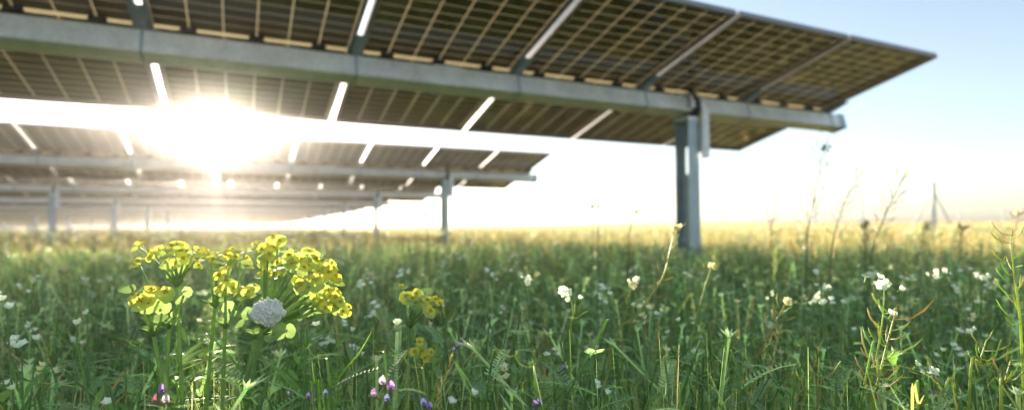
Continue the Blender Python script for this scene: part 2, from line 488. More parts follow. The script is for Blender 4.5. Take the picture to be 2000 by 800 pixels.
# ------------------------------------------------------------------ wire fence
def fence():
    pts = [(1822, 358, 20.5), (1682, 368, 24.2), (1590, 373, 26.5), (1498, 378, 29), (1410, 384, 32), (1340, 387, 35), (1272, 391, 38.5), (1217, 396, 42.5), (1165, 399, 47.5)]
    t = empty('wire_fence', (at(*pts[0]).x, at(*pts[0]).y, 0))
    tag(t, 'pale steel post and wire fence standing across the field beyond the panels', 'fence')
    o = t.location.copy(); tops = []
    for i, (x, y, d) in enumerate(pts):
        p = at(x, y, d); tops.append(p)
        b = MB(); rr = .065 if i == 0 else .045
        b.tube([(p.x - o.x, p.y - o.y, -.3), (p.x - o.x, p.y - o.y, p.z)], rr, 10)
        b.ball((p.x - o.x, p.y - o.y, p.z), rr * 1.05, n=10, m=6)
        b.build('fence_post', M['fence'], t)
    p0 = tops[0]
    for (x, y, d) in ((1770, 437, 21.2), (1868, 437, 20.8)):
        q = at(x, y, d); q.z = 0
        b = MB(); b.tube([(0, 0, p0.z - .28), (q.x - o.x, q.y - o.y, .0)], .032, 8)
        b.build('brace', M['fence'], t)
    leg = [(1875, 398, 40), (1960, 398, 42), (2040, 400, 45)]
    tops2 = []
    for (x, y, d) in leg:
        p = at(x, y, d); tops2.append(p); b = MB()
        b.tube([(p.x - o.x, p.y - o.y, -.3), (p.x - o.x, p.y - o.y, p.z)], .05, 8); b.build('fence_post', M['fence'], t)
    for chain in (tops, [tops[0]] + tops2):
        for fr in (.97, .72, .48, .24):
            b = MB(); b.tube([(p.x - o.x, p.y - o.y, p.z * fr) for p in chain], .003, 4); b.build('wire', M['fence'], t)
fence()

# ------------------------------------------------------------------ bulk vegetation (numpy)
def np_mesh(name, V, Q, Col, m, smooth=False):
    me = bpy.data.meshes.new(name)
    nv, nq = len(V), len(Q)
    me.vertices.add(nv); me.vertices.foreach_set('co', V.astype(np.float32).ravel())
    me.loops.add(nq * 4); me.loops.foreach_set('vertex_index', Q.astype(np.int32).ravel())
    me.polygons.add(nq)
    me.polygons.foreach_set('loop_start', np.arange(0, nq * 4, 4, dtype=np.int32))
    try: me.polygons.foreach_set('loop_total', np.full(nq, 4, dtype=np.int32))
    except Exception: pass
    me.update(calc_edges=True)
    a = me.color_attributes.new('col', 'FLOAT_COLOR', 'POINT')
    a.data.foreach_set('color', np.concatenate([Col, np.ones((nv, 1))], 1).astype(np.float32).ravel())
    if smooth: me.polygons.foreach_set('use_smooth', np.ones(nq, dtype=bool))
    me.materials.append(m)
    o = bpy.data.objects.new(name, me); C.objects.link(o); return o
tag(added_woodland(), kind='stuff')
PAL = np.array([(.175, .25, .080), (.215, .305, .095), (.145, .22, .090), (.25, .325, .11), (.32, .33, .15), (.52, .44, .26), (.27, .32, .21)])
def pick(n, w, jitter=.45):
    w = np.array(w, float); w /= w.sum()
    c = PAL[rng.choice(len(PAL), n, p=w)]
    return c * (1 + rng.uniform(-jitter, jitter, (n, 1))) * (1 + rng.uniform(-.08, .08, (n, 3)))
def blades(P, h, w, lean, az, col, seg=4):
    n = len(P); t = np.linspace(0, 1, seg + 1)[None, :]
    dx, dy = np.cos(az)[:, None], np.sin(az)[:, None]
    off = lean[:, None] * h[:, None] * t ** 1.9
    z = h[:, None] * (t - .28 * lean[:, None] * t ** 2.4)
    cx = P[:, 0:1] + dx * off; cy = P[:, 1:2] + dy * off; cz = P[:, 2:3] + z
    tw = az + rng.uniform(-1.2, 1.2, n) + 1.57
    ww = w[:, None] / 2 * (np.clip(1.02 - t ** 1.6, .05, 1)) * (.6 + .4 * np.minimum(1, t * 3))
    sx, sy = np.cos(tw)[:, None] * ww, np.sin(tw)[:, None] * ww
    A = np.stack([cx + sx, cy + sy, cz], -1); B = np.stack([cx - sx, cy - sy, cz], -1)
    V = np.stack([A, B], 2).reshape(n, -1, 3)
    k = (seg + 1) * 2
    base = (np.arange(n) * k)[:, None, None]
    q = np.array([[2 * i, 2 * i + 1, 2 * i + 3, 2 * i + 2] for i in range(seg)])[None]
    return V.reshape(-1, 3), (base + q).reshape(-1, 4), np.repeat(col, k, 0)
def tmpl(b):
    """MB -> arrays (all quads; tris repeat their last corner)"""
    q = []
    for f in b.f:
        if len(f) == 4: q.append(f)
        elif len(f) == 3: q.append((f[0], f[1], f[2], f[2]))
    q = [f for f in q if len(set(f)) == 4]
    return np.array(b.v), np.array(q), np.array(b.c)[:, :3]
def inst(T, P, az, sc, lean, laz, tint):
    V, Q, Cc = T; n = len(P)
    c, s = np.cos(az)[:, None], np.sin(az)[:, None]
    x = (V[None, :, 0] * c - V[None, :, 1] * s) * sc[:, None]; y = (V[None, :, 0] * s + V[None, :, 1] * c) * sc[:, None]
    z = V[None, :, 2] * sc[:, None]
    sh = lean[:, None] * z * (.4 + 1.2 * z)
    x = x + np.cos(laz)[:, None] * sh + P[:, 0:1]; y = y + np.sin(laz)[:, None] * sh + P[:, 1:2]; z = z + P[:, 2:3]
    VV = np.stack([x, y, z], -1).reshape(-1, 3)
    QQ = (Q[None] + (np.arange(n) * len(V))[:, None, None]).reshape(-1, 4)
    CC = np.clip(Cc[None] * tint[:, None, :] * 1.5, 0, .95).reshape(-1, 3)
    return VV, QQ, CC
class Acc:
    def __init__(s): s.V = []; s.Q = []; s.C = []; s.n = 0
    def add(s, a):
        V, Q, c = a; s.V.append(V); s.Q.append(Q + s.n); s.C.append(c); s.n += len(V)
    def build(s, name, m): return np_mesh(name, np.concatenate(s.V), np.concatenate(s.Q), np.concatenate(s.C), m)
def polar(n, r0, r1, half, power=2.0):
    """places spread over a wedge ahead of the camera; power 2 = even by area"""
    u = rng.uniform(0, 1, n); r = (r0 ** power + u * (r1 ** power - r0 ** power)) ** (1 / power)
    a = rng.uniform(-half, half, n)
    X, Y = r * np.sin(a), r * np.cos(a)
    return np.stack([X, Y, gz(X, Y)], -1), r
def patch(P, f=1.0, ph=0.0):
    x, y = P[:, 0] * f, P[:, 1] * f
    return .5 + .25 * (np.sin(1.9 * x + 1.3 * y + ph) + np.sin(-2.7 * x + 3.1 * y + 2 * ph + 1) * .7 + np.sin(5.1 * x - 4.3 * y + ph) * .5)
PI = math.pi
grass = Acc()
def hmax(r): return np.where(r < 1.15, np.clip(.500 - .150 * r, .2, .44), np.clip(.33 + (r - 1.15) * .18, .32, .365))
# close and mid range
n = 17500; P, r = polar(n, .40, 1.5, R(78)); k = rng.uniform(0, 1, n) < .35 + .65 * patch(P, 3); P, r = P[k], r[k]; n = len(P)
h = rng.uniform(.16, 1, n) ** .8 * np.minimum(.40, hmax(r) * .97)
grass.add(blades(P, h, rng.uniform(.0014, .0042, n), np.abs(rng.normal(.0, .42, n)), rng.uniform(0, 2 * PI, n), pick(n, [4, 4, 3, 3, 1.5, 1.3, 1]), 6))
n = 3400; P, r = polar(n, .48, 1.1, R(75)); h = rng.uniform(.8, 1.0, n) * np.minimum(.43, hmax(r))
grass.add(blades(P, h, rng.uniform(.0016, .0036, n), np.abs(rng.normal(.1, .3, n)), rng.uniform(0, 2 * PI, n), pick(n, [0, 5, 0, 5, 2, 1.5, 1]) * 1.25, 7))
n = 33000; P, r = polar(n, 1.5, 4.5, R(66)); k = rng.uniform(0, 1, n) < .3 + .7 * patch(P, 2); P, r = P[k], r[k]; n = len(P)
h = rng.uniform(.3, 1, n) * (.33 + .08 * patch(P, 1.3, 2))
grass.add(blades(P, h, rng.uniform(.003, .008, n), np.abs(rng.normal(.1, .7, n)), rng.uniform(0, 2 * PI, n), pick(n, [3, 4, 3, 4, 2, 1.6, 2.5]), 4))
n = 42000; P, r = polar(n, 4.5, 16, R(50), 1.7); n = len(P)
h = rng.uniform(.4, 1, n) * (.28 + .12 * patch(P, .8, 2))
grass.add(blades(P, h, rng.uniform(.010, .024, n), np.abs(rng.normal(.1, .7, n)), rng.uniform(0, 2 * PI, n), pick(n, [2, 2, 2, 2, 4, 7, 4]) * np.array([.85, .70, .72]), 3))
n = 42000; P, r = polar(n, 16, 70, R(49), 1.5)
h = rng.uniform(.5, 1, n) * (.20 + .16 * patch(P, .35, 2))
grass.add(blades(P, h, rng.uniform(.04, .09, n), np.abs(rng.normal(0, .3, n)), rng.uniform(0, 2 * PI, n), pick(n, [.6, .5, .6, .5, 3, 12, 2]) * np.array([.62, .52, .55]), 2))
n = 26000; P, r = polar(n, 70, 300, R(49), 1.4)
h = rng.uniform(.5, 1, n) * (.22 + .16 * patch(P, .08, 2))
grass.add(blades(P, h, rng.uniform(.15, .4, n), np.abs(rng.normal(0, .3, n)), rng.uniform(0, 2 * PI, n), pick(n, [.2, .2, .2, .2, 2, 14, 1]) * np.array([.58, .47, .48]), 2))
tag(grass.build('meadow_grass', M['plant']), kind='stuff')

# leafy sprigs
def pinnate(b, base, d, up, Lr, pairs, lw, col):
    d = Vector(d).normalized(); up = Vector(up); up = (up - d * up.dot(d)).normalized(); sd = d.cross(up)
    pts = [Vector(base) + d * (Lr * t) - up * (Lr * .25 * t * t) for t in np.linspace(0, 1, 5)]
    b.tube(pts, [.0006 * 1.3, .0007, .0006, .0005, .0003], 3, col, cap=False)
    for i in range(pairs):
        t = .15 + .85 * i / pairs; p = Vector(base) + d * (Lr * t) - up * (Lr * .25 * t * t)
        ll = lw * (1 - .45 * t) * .62
        for s in (-1, 1):
            q = p + sd * s * ll + d * ll * .45 + up * ll * .15
            n_ = (q - p).normalized().cross(up).normalized() * ll * .17
            m_ = p + (q - p) * .5
            b.add([p, m_ + n_, q, m_ - n_], [(0, 1, 2, 3)], col)
def T_vetch(seed):
    rd = random.Random(seed); b = MB(); col = (.17, .235, .125)
    H = .3; a = rd.uniform(0, 6); cx = lambda z: Vector((.03 * math.sin(z * 12 + a), .03 * math.cos(z * 9 + a) , z))
    b.tube([cx(z) for z in np.linspace(0, H, 6)], .0010, 3, (.10, .15, .06), cap=False)
    for i in range(9):
        z = .08 + .22 * i / 9; an = i * 2.4 + a; d = Vector((math.cos(an), math.sin(an), .55))
        c = rd.uniform(.8, 1.25)
        pinnate(b, cx(z), d, (0, 0, 1), rd.uniform(.032, .052), 11, .011, tuple(v * c for v in col))
    return tmpl(b)
def T_broad(seed):
    rd = random.Random(seed); b = MB(); a = rd.uniform(0, 6)
    cx = lambda z: Vector((.02 * math.sin(z * 10 + a), .02 * math.cos(z * 8 + a), z))
    b.tube([cx(z) for z in np.linspace(0, .28, 5)], [.0016, .0015, .0013, .001, .0006], 3, (.11, .17, .05), cap=False)
    for i in range(15):
        z = .03 + .25 * i / 15; an = i * 2.4 + a; d = Vector((math.cos(an), math.sin(an), rd.uniform(.3, 1.1)))
        c = rd.uniform(.75, 1.3)
        b.leaf(cx(z), d, (0, 0, 1), rd.uniform(.022, .046), rd.uniform(.0035, .0075), (.11 * c, .175 * c, .045 * c), curl=rd.uniform(0, .5), seg=4)
    return tmpl(b)
def T_wool(seed):
    rd = random.Random(seed); b = MB(); a = rd.uniform(0, 6)
    cx = lambda z: Vector((.015 * math.sin(z * 10 + a), .015 * math.cos(z * 8 + a), z))
    b.tube([cx(z) for z in np.linspace(0, .27, 5)], .0013, 4, (.30, .34, .23), cap=False)
    for i in range(26):
        z = .05 + .21 * i / 26; an = i * 2.4 + a; d = Vector((math.cos(an), math.sin(an), rd.uniform(.6, 1.6)))
        c = rd.uniform(.8, 1.2)
        b.leaf(cx(z), d, (0, 0, 1), rd.uniform(.012, .022), .0030, (.26 * c, .32 * c, .20 * c), curl=.1, seg=2)
    for k in range(9):
        an = k * 2.4; b.leaf(cx(.268), (math.cos(an), math.sin(an), 1.1 + .25 * (k % 3)), (0, 0, 1), rd.uniform(.007, .012), .0026, (.34, .38, .26), curl=.1, seg=2)
    return tmpl(b)
def T_stalk(seed, col=(.16, .17, .07)):
    """branching mustard stalk with slender pods"""
    rd = random.Random(seed); b = MB(); a = rd.uniform(0, 6)
    cx = lambda z: Vector((.03 * math.sin(z * 5 + a), .03 * math.cos(z * 4 + a), z))
    b.tube([cx(z) for z in np.linspace(0, .36, 7)], [.0017, .0016, .0015, .0013, .0011, .0009, .0006], 3, col, cap=False)
    for i in range(16):
        z = .12 + .235 * i / 16; an = i * 2.4 + a; p = cx(z); o = Vector((math.cos(an), math.sin(an), 0))
        l = rd.uniform(.012, .03); q = p + o * l * .6 + Vector((0, 0, l * .25)); e = q + o * l * .45 + Vector((0, 0, l * .9))
        b.tube([p, q, e], [.0005, .0010, .0005], 3, col, cap=False)
    for i in range(4):
        an = rd.uniform(0, 6); z = rd.uniform(.05, .2)
        b.leaf(cx(z), (math.cos(an), math.sin(an), .5), (0, 0, 1), rd.uniform(.03, .06), .008, (.09, .14, .045), curl=.4, seg=3)
    return tmpl(b)
def T_tip(seed):
    """seed-headed grass stalk"""
    rd = random.Random(seed); b = MB(); col = (.30, .26, .13) if seed % 2 else (.16, .19, .07)
    le = rd.uniform(.02, .1); cx = lambda z: Vector((le * z * z * 8, 0, z))
    b.tube([cx(z) for z in np.linspace(0, .36, 7)], .0007, 3, col, cap=False)
    for i in range(14):
        z = .29 + .07 * i / 14; an = i * 2.4
        b.leaf(cx(z), (math.cos(an) * .5, math.sin(an) * .5, 1), (math.cos(an), math.sin(an), 0), .012, .003, col, curl=0, seg=2)
    return tmpl(b)
def T_dots(seed, pet=(.80, .80, .78), k=5):
    rd = random.Random(seed); b = MB(); H = .3
    b.tube([(0, 0, 0), (.01, 0, .15), (0, .01, H)], .0009, 3, (.12, .17, .06), cap=False)
    for i in range(k):
        an = rd.uniform(0, 6); q = Vector((math.cos(an) * .008, .01 + math.sin(an) * .008, H + rd.uniform(-.004, .008)))
        for j in range(4):
            a2 = an + j * PI / 2
            b.leaf(q, (math.cos(a2), math.sin(a2) * .6, .9), (0, 0, 1), .0065, .0055, pet, curl=.1, seg=2, shape='round')
    return tmpl(b)
foli = Acc()
def scatter(acc, Ts, n, r0, r1, half, s0, s1, lean=.35, power=2.0, sizeup=1.0, tint=.2, ph=0, capped=True, area=None, dry=None):
    P, r = polar(n, r0, r1, half, power)
    k = rng.uniform(0, 1, n) < .15 + .85 * np.clip(patch(P, 2.2 if r1 < 6 else 1, ph) * 1.3, 0, 1)
    if area is not None: k &= area(P)
    P, r = P[k], r[k]
    which = rng.integers(0, len(Ts), len(P))
    for i, T in enumerate(Ts):
        m_ = which == i; q = P[m_]; c = len(q)
        if not c: continue
        top = T[0][:, 2].max(); sc = rng.uniform(s0, s1, c) * sizeup
        if capped: sc = np.minimum(sc, hmax(r[m_]) / top)
        acc.add(inst(T, q, rng.uniform(0, 6.28, c), sc, np.abs(rng.normal(0, lean, c)), rng.uniform(0, 6.28, c), (1 + rng.uniform(-tint, tint, (c, 1)) + rng.uniform(-.06, .06, (c, 3))) * np.array(dry or (1, 1, 1))))
V_, B_, W_, S_, G_ = [T_vetch(i) for i in range(6)], [T_broad(i) for i in range(6)], [T_wool(i) for i in range(5)], [T_stalk(i) for i in range(6)], [T_tip(i) for i in range(6)]
scatter(foli, V_, 1215, .45, 1.8, R(76), .9, 1.45, ph=1)
scatter(foli, B_, 567, .6, 1.6, R(76), .7, 1.35, ph=2)
scatter(foli, W_, 520, .62, 1.6, R(76), .9, 1.5, ph=3.3)
scatter(foli, V_, 200, .45, .95, R(50), 1.0, 1.3, ph=2.3)
scatter(foli, B_, 130, .6, .95, R(50), 1.1, 1.5, ph=.3)
# dead straw tangle right of the steel post
MIX = [T_stalk(60 + i, c_) for i, c_ in enumerate(((.10, .12, .06), (.42, .41, .24), (.30, .34, .20), (.12, .15, .08)))]
scatter(foli, MIX, 1080, 1.3, 5, R(64), .8, 1.45, ph=2.7, capped=False, sizeup=.85)
scatter(foli, MIX, 1300, 5, 18, R(50), 1.0, 1.5, ph=1.7, capped=False, power=1.6, sizeup=.95, dry=(.92, .68, .62))
DRY = [T_tip(i) for i in (1, 3, 5)] + [T_stalk(i + 20, (.34, .28, .14)) for i in range(3)]
scatter(foli, DRY, 420, .5, 1.3, R(40), .8, 1.2, lean=1.3, area=lambda P: (np.abs(P[:, 0] - .46 * P[:, 1]) < .10 * P[:, 1]))
scatter(foli, DRY, 160, .5, 2.5, R(52), .8, 1.2, lean=.8, ph=9)
scatter(foli, S_, 270, .5, 1.6, R(76), .7, 1.15, ph=4)
scatter(foli, G_, 162, .5, 1.6, R(76), .8, 1.1, ph=5)
scatter(foli, V_, 3120, 1.5, 5, R(64), 1.0, 1.5, ph=1)
scatter(foli, B_, 1560, 1.6, 5, R(64), .9, 1.4, ph=2)
scatter(foli, W_, 2760, 1.5, 5.5, R(64), 1.0, 1.55, ph=3)
scatter(foli, S_, 840, 1.6, 6, R(64), .8, 1.25, ph=4)
scatter(foli, G_, 600, 1.6, 7, R(64), .8, 1.2, ph=5)
scatter(foli, W_, 1800, 5, 12, R(50), 1.1, 1.6, ph=8, capped=False, power=1.6, dry=(.92, .68, .62))
scatter(foli, B_, 1600, 5, 15, R(50), 1.0, 1.5, ph=6, capped=False, power=1.7, dry=(.92, .68, .62))
scatter(foli, S_, 1500, 5, 22, R(50), .9, 1.35, ph=7, capped=False, power=1.7, dry=(.92, .68, .62))
tag(foli.build('undergrowth', M['plant']), kind='stuff')

far_fl = Acc()
L_ = [T_dots(40 + i, c_, 6) for i, c_ in enumerate(((.60, .54, .32), (.66, .63, .48), (.44, .46, .22), (.40, .45, .30)))]
D_ = [T_dots(i) for i in range(5)] + [T_dots(9, (.75, .62, .25), 4)]
scatter(far_fl, D_, 1500, 3.0, 14, R(49), 1.1, 1.45, capped=False, power=1.8)
scatter(far_fl, D_, 2200, 10, 45, R(48), 1.15, 1.5, capped=False, power=1.4, sizeup=1.1)
scatter(far_fl, L_, 6500, 1.4, 6, R(50), .7, 1.15, power=1.7, ph=.7)
scatter(far_fl, L_, 9000, 6, 32, R(48), 1.0, 1.3, capped=False, power=1.4, sizeup=1.25, ph=.4)
tag(far_fl.build('wildflowers', M['petal']), kind='stuff')

# ------------------------------------------------------------------ individual plants
YEL, LIME, GRN, ORG = (.82, .71, .10), (.46, .55, .19), (.30, .42, .16), (.46, .27, .05)
STEM = (.27, .38, .14)
def bez(a, b, c, n=10):
    return [a * (1 - t) ** 2 + b * 2 * t * (1 - t) + c * t * t for t in np.linspace(0, 1, n)]
def spurge_head(b, p, face, size, green=0.0, rd=random):
    """cup of kidney shaped bracts round orange glands, on two larger leafy bracts"""
    face = Vector(face).normalized(); s1 = face.orthogonal().normalized()
    s1.rotate(Matrix.Rotation(rd.uniform(0, 6.28), 3, face)); s2 = face.cross(s1)
    for s in (-1, 1):                               # outer green-yellow pair
        c = rd.uniform(.85, 1.15)
        col = tuple((LIME[i] * (1 - green) + GRN[i] * green) * c for i in range(3))
        d = (s1 * s + face * .35)
        b.leaf(p - face * size * .2, d, face, size * rd.uniform(.56, .72), size * rd.uniform(.66, .84), col, curl=.12, seg=6, shape='kidney', fold=.12)
    if green < .7:
        mixk = rd.uniform(0, .45); Y2 = tuple(YEL[i] * (1 - mixk) + LIME[i] * mixk for i in range(3))
        k = rd.choice((2, 3, 3))
        for i in range(k):                          # yellow cups
            a = i * 2 * PI / k + rd.uniform(-.3, .3)
            o = (s1 * math.cos(a) + s2 * math.sin(a))
            q = p + o * size * .26 + face * size * rd.uniform(.05, .18)
            f2 = (face + o * .55).normalized(); t1 = f2.orthogonal().normalized(); t1.rotate(Matrix.Rotation(rd.uniform(0, 6.28), 3, f2)); t2 = f2.cross(t1)
            for s in (-1, 1):
                c = rd.uniform(.85, 1.2)
                b.leaf(q, t1 * s + f2 * .45, f2, size * .36, size * .46, tuple(v * c for v in Y2), curl=.22, seg=5, shape='kidney', fold=.15)
            b.ball(q + f2 * size * .05, size * .055, tuple(v * .9 for v in YEL), 6, 4)
            for j in range(4):
                a2 = j * PI / 2 + .4; g_ = q + f2 * size * .085 + (t1 * math.cos(a2) + t2 * math.sin(a2)) * size * .085
                b.ball(g_, size * .034, ORG, 5, 3, (1.3, 1.3, .7))
            b.ball(q + f2 * size * .13, size * .04, (.45, .42, .08), 5, 3)
    else:
        b.ball(p + face * size * .1, size * .08, LIME, 6, 4)

def spurge(label, base_px, hubs, heads, leaves, seed, stem_r=.0019):
    """hubs: (x, y, d) where rays leave the main stem; heads: (x, y, d, size_m, green, hub index)"""
    rd = random.Random(seed)
    bp = at(*base_px); bp.z = 0
    t = empty('spurge', bp); tag(t, label, 'wildflower', 'yellow spurge plants in the meadow')
    o = Vector(bp)
    for h_i, hub in enumerate(hubs):
        hp = at(*hub); foot = Vector((bp.x + rd.uniform(-.03, .03), bp.y + rd.uniform(-.02, .03), 0))
        ctrl = Vector((foot.x * .5 + hp.x * .5 + (foot.x - hp.x) * .15, foot.y * .6 + hp.y * .4, hp.z * .55))
        b = MB(); pts = bez(foot, ctrl, hp, 12)
        b.tube([p - o for p in pts], [stem_r * (1.25 - .4 * i / 11) for i in range(12)], 7, STEM)
        st = b.build('stem', M['spurge'], t, True)
        lb = MB()
        leaves = leaves + 5
        for i in range(leaves):                     # stem leaves
            f = .35 + .6 * i / max(1, leaves); p = pts[min(11, int(f * 11))]
            a = i * 2.4 + seed; c = rd.uniform(.8, 1.2)
            lb = MB(); lb.leaf((0, 0, 0), (math.cos(a), math.sin(a), rd.uniform(-.1, .6)), (0, 0, 1), rd.uniform(.016, .030), rd.uniform(.006, .010), tuple(v * c for v in GRN), curl=rd.uniform(.1, .5), seg=6)
            lb.build('leaf', M['spurge'], t, True, p - o)
        wb = MB()
        for i in range(5):                          # whorl below the rays
            a = i * 1.256 + seed; c = rd.uniform(.9, 1.2)
            wb.leaf(hp - o, (math.cos(a), math.sin(a), 1.1), (0, 0, 1), .014, .009, tuple(v * c for v in GRN), curl=.2, seg=5, shape='kidney')
        wb.build('whorl', M['spurge'], t, True)
    for (x, y, d, size, green, hi) in heads:
        p = at(x, y, d); hp = at(*hubs[hi])
        mid = (p + hp) / 2 + Vector((rd.uniform(-.004, .004), rd.uniform(-.004, .004), .004))
        face = (p - hp).normalized() * .7 + Vector((rd.uniform(-.5, .5), -.7 + rd.uniform(-.5, .5), .45 + rd.uniform(-.45, .5)))
        face.normalize()
        b = MB(); b.tube([q - o for q in bez(hp, mid, p - face * size * .15, 8)], [.0014, .0013, .0012, .0012, .0011, .0010, .0009, .0009], 6, STEM)
        ry = b.build('ray', M['spurge'], t, True)
        b = MB(); spurge_head(b, Vector((0, 0, 0)), face, size, green, rd)
        b.build('flower_head', M['spurge'], t, True, p - o)

D1 = .50
spurge('yellow spurge at left, its spread of flower heads tallest near the hazy light', (335, 790, .52),
    [(330, 640, .52), (300, 655, .50), (345, 560, .54)],
    [(268, 480, .62, .014, .25, 2), (270, 514, .56, .016, .1, 0), (322, 492, .54, .018, 0, 2), (346, 482, .54, .018, .0, 2), (358, 500, .53, .019, 0, 2),
     (335, 516, .53, .017, .1, 2), (376, 494, .54, .017, .15, 2), (300, 496, .56, .016, .15, 2), (257, 562, .49, .019, 1, 1), (282, 583, .48, .025, 0, 1), (308, 583, .48, .024, 0, 1),
     (356, 575, .50, .016, .8, 0), (314, 608, .49, .019, .95, 1), (378, 515, .55, .015, .3, 2), (345, 530, .55, .016, .9, 2), (395, 492, .56, .014, .2, 2), (338, 620, .5, .01, .9, 0)], 4, 3)
spurge('yellow spurge between the two larger ones, brownish heads over its green bracts', (395, 820, .56),
    [(440, 640, .53), (420, 600, .55)],
    [(412, 500, .56, .018, 0, 1), (430, 508, .55, .019, .0, 1), (450, 500, .56, .018, .05, 1), (470, 508, .55, .017, .1, 0), (437, 535, .53, .018, .1, 0),
     (442, 562, .52, .019, .1, 0), (478, 572, .53, .018, .2, 0), (492, 566, .54, .016, .3, 0), (448, 606, .51, .018, 1, 0), (470, 618, .51, .018, 1, 0),
     (428, 522, .57, .016, .3, 1), (460, 490, .57, .014, .5, 1), (480, 520, .56, .014, .6, 0)], 5, 5)
spurge('large yellow spurge fanning to the right, with white froth at its fork', (410, 840, .54),
    [(512, 640, .50), (500, 660, .52), (520, 625, .51)],
    [(500, 480, .54, .016, .2, 2), (512, 488, .52, .015, .6, 2), (538, 474, .51, .019, 0, 2), (524, 492, .50, .019, 0, 2), (517, 508, .51, .016, .2, 2), (560, 487, .54, .017, .9, 2),
     (556, 514, .50, .019, 0, 0), (577, 506, .50, .019, 0, 0), (580, 524, .49, .018, .0, 0), (608, 500, .53, .017, .3, 0), (604, 514, .51, .018, .1, 0), (522, 536, .52, .018, .15, 2), (545, 535, .53, .016, .4, 2),
     (603, 556, .48, .021, 0, 0), (590, 548, .50, .016, .5, 0), (635, 520, .51, .018, .1, 0), (646, 534, .50, .018, .05, 0), (630, 542, .50, .018, .1, 0), (655, 548, .51, .016, .1, 0),
     (648, 575, .50, .018, .1, 0), (641, 598, .50, .018, .05, 0), (660, 600, .51, .017, .05, 0), (655, 585, .50, .016, .1, 0), (622, 583, .50, .013, .3, 1), (612, 600, .50, .018, .9, 1),
     (598, 575, .52, .017, .8, 1), (535, 648, .49, .018, .9, 1), (558, 646, .50, .017, .95, 1), (675, 605, .53, .012, .2, 0), (500, 600, .50, .018, 1, 2)], 6, 8, .0023)
spurge('small yellow spurge standing alone just right of the tall blade, blurred slightly', (745, 830, .74),
    [(800, 640, .74)],
    [(803, 578, .72, .024, 0, 0), (812, 588, .71, .02, 0, 0), (830, 574, .74, .022, .9, 0), (835, 598, .71, .024, 0, 0), (856, 588, .75, .019, .2, 0), (784, 562, .78, .016, .2, 0), (812, 605, .73, .016, .9, 0)], 3, 11)
spurge('tiny yellow spurge low in the grass below the small one', (860, 850, .66),
    [(835, 740, .66)],
    [(817, 678, .64, .020, .3, 0), (833, 692, .64, .018, 0, 0), (822, 700, .66, .012, .9, 0)], 2, 13)

# froth on the spurge
def froth():
    p = at(524, 608, .470); rd = random.Random(4)
    b = MB()
    def rad_(v):
        k = 1 + .06 * math.sin(v.x * 5 + 1) + .07 * math.sin(v.z * 6 + v.x * 3) + .04 * math.sin(v.x * 11 + v.z * 9)
        return Vector((v.x * .0118, v.y * .009, v.z * .0094)) * k
    n_, m_ = 64, 40; vs = []
    for j in range(m_ + 1):
        for i in range(n_):
            th, ph = PI * (j + .001) / (m_ + .002), 2 * PI * i / n_
            v = Vector((math.sin(th) * math.cos(ph), math.sin(th) * math.sin(ph), math.cos(th)))
            vs.append(rad_(v) * (.93 + rd.uniform(-.02, .02)))
    b.add(vs, [(j * n_ + i, (j + 1) * n_ + i, (j + 1) * n_ + (i + 1) % n_, j * n_ + (i + 1) % n_) for j in range(m_) for i in range(n_)])
    for i in range(2200):
        v = Vector((rd.gauss(0, 1), rd.gauss(0, 1), rd.gauss(0, 1))).normalized()
        b.ball(rad_(v) * (rd.uniform(.95, 1.05) if i % 5 else rd.uniform(1.03, 1.2)), rd.choice((.0003, .0004, .0005, .0008, .0011)), n=7, m=5)
    o = b.build('plant_froth', M['foam'], None, True, p)
    tag(o, 'lump of white bubbly froth clinging to the large yellow spurge', 'froth')
froth()

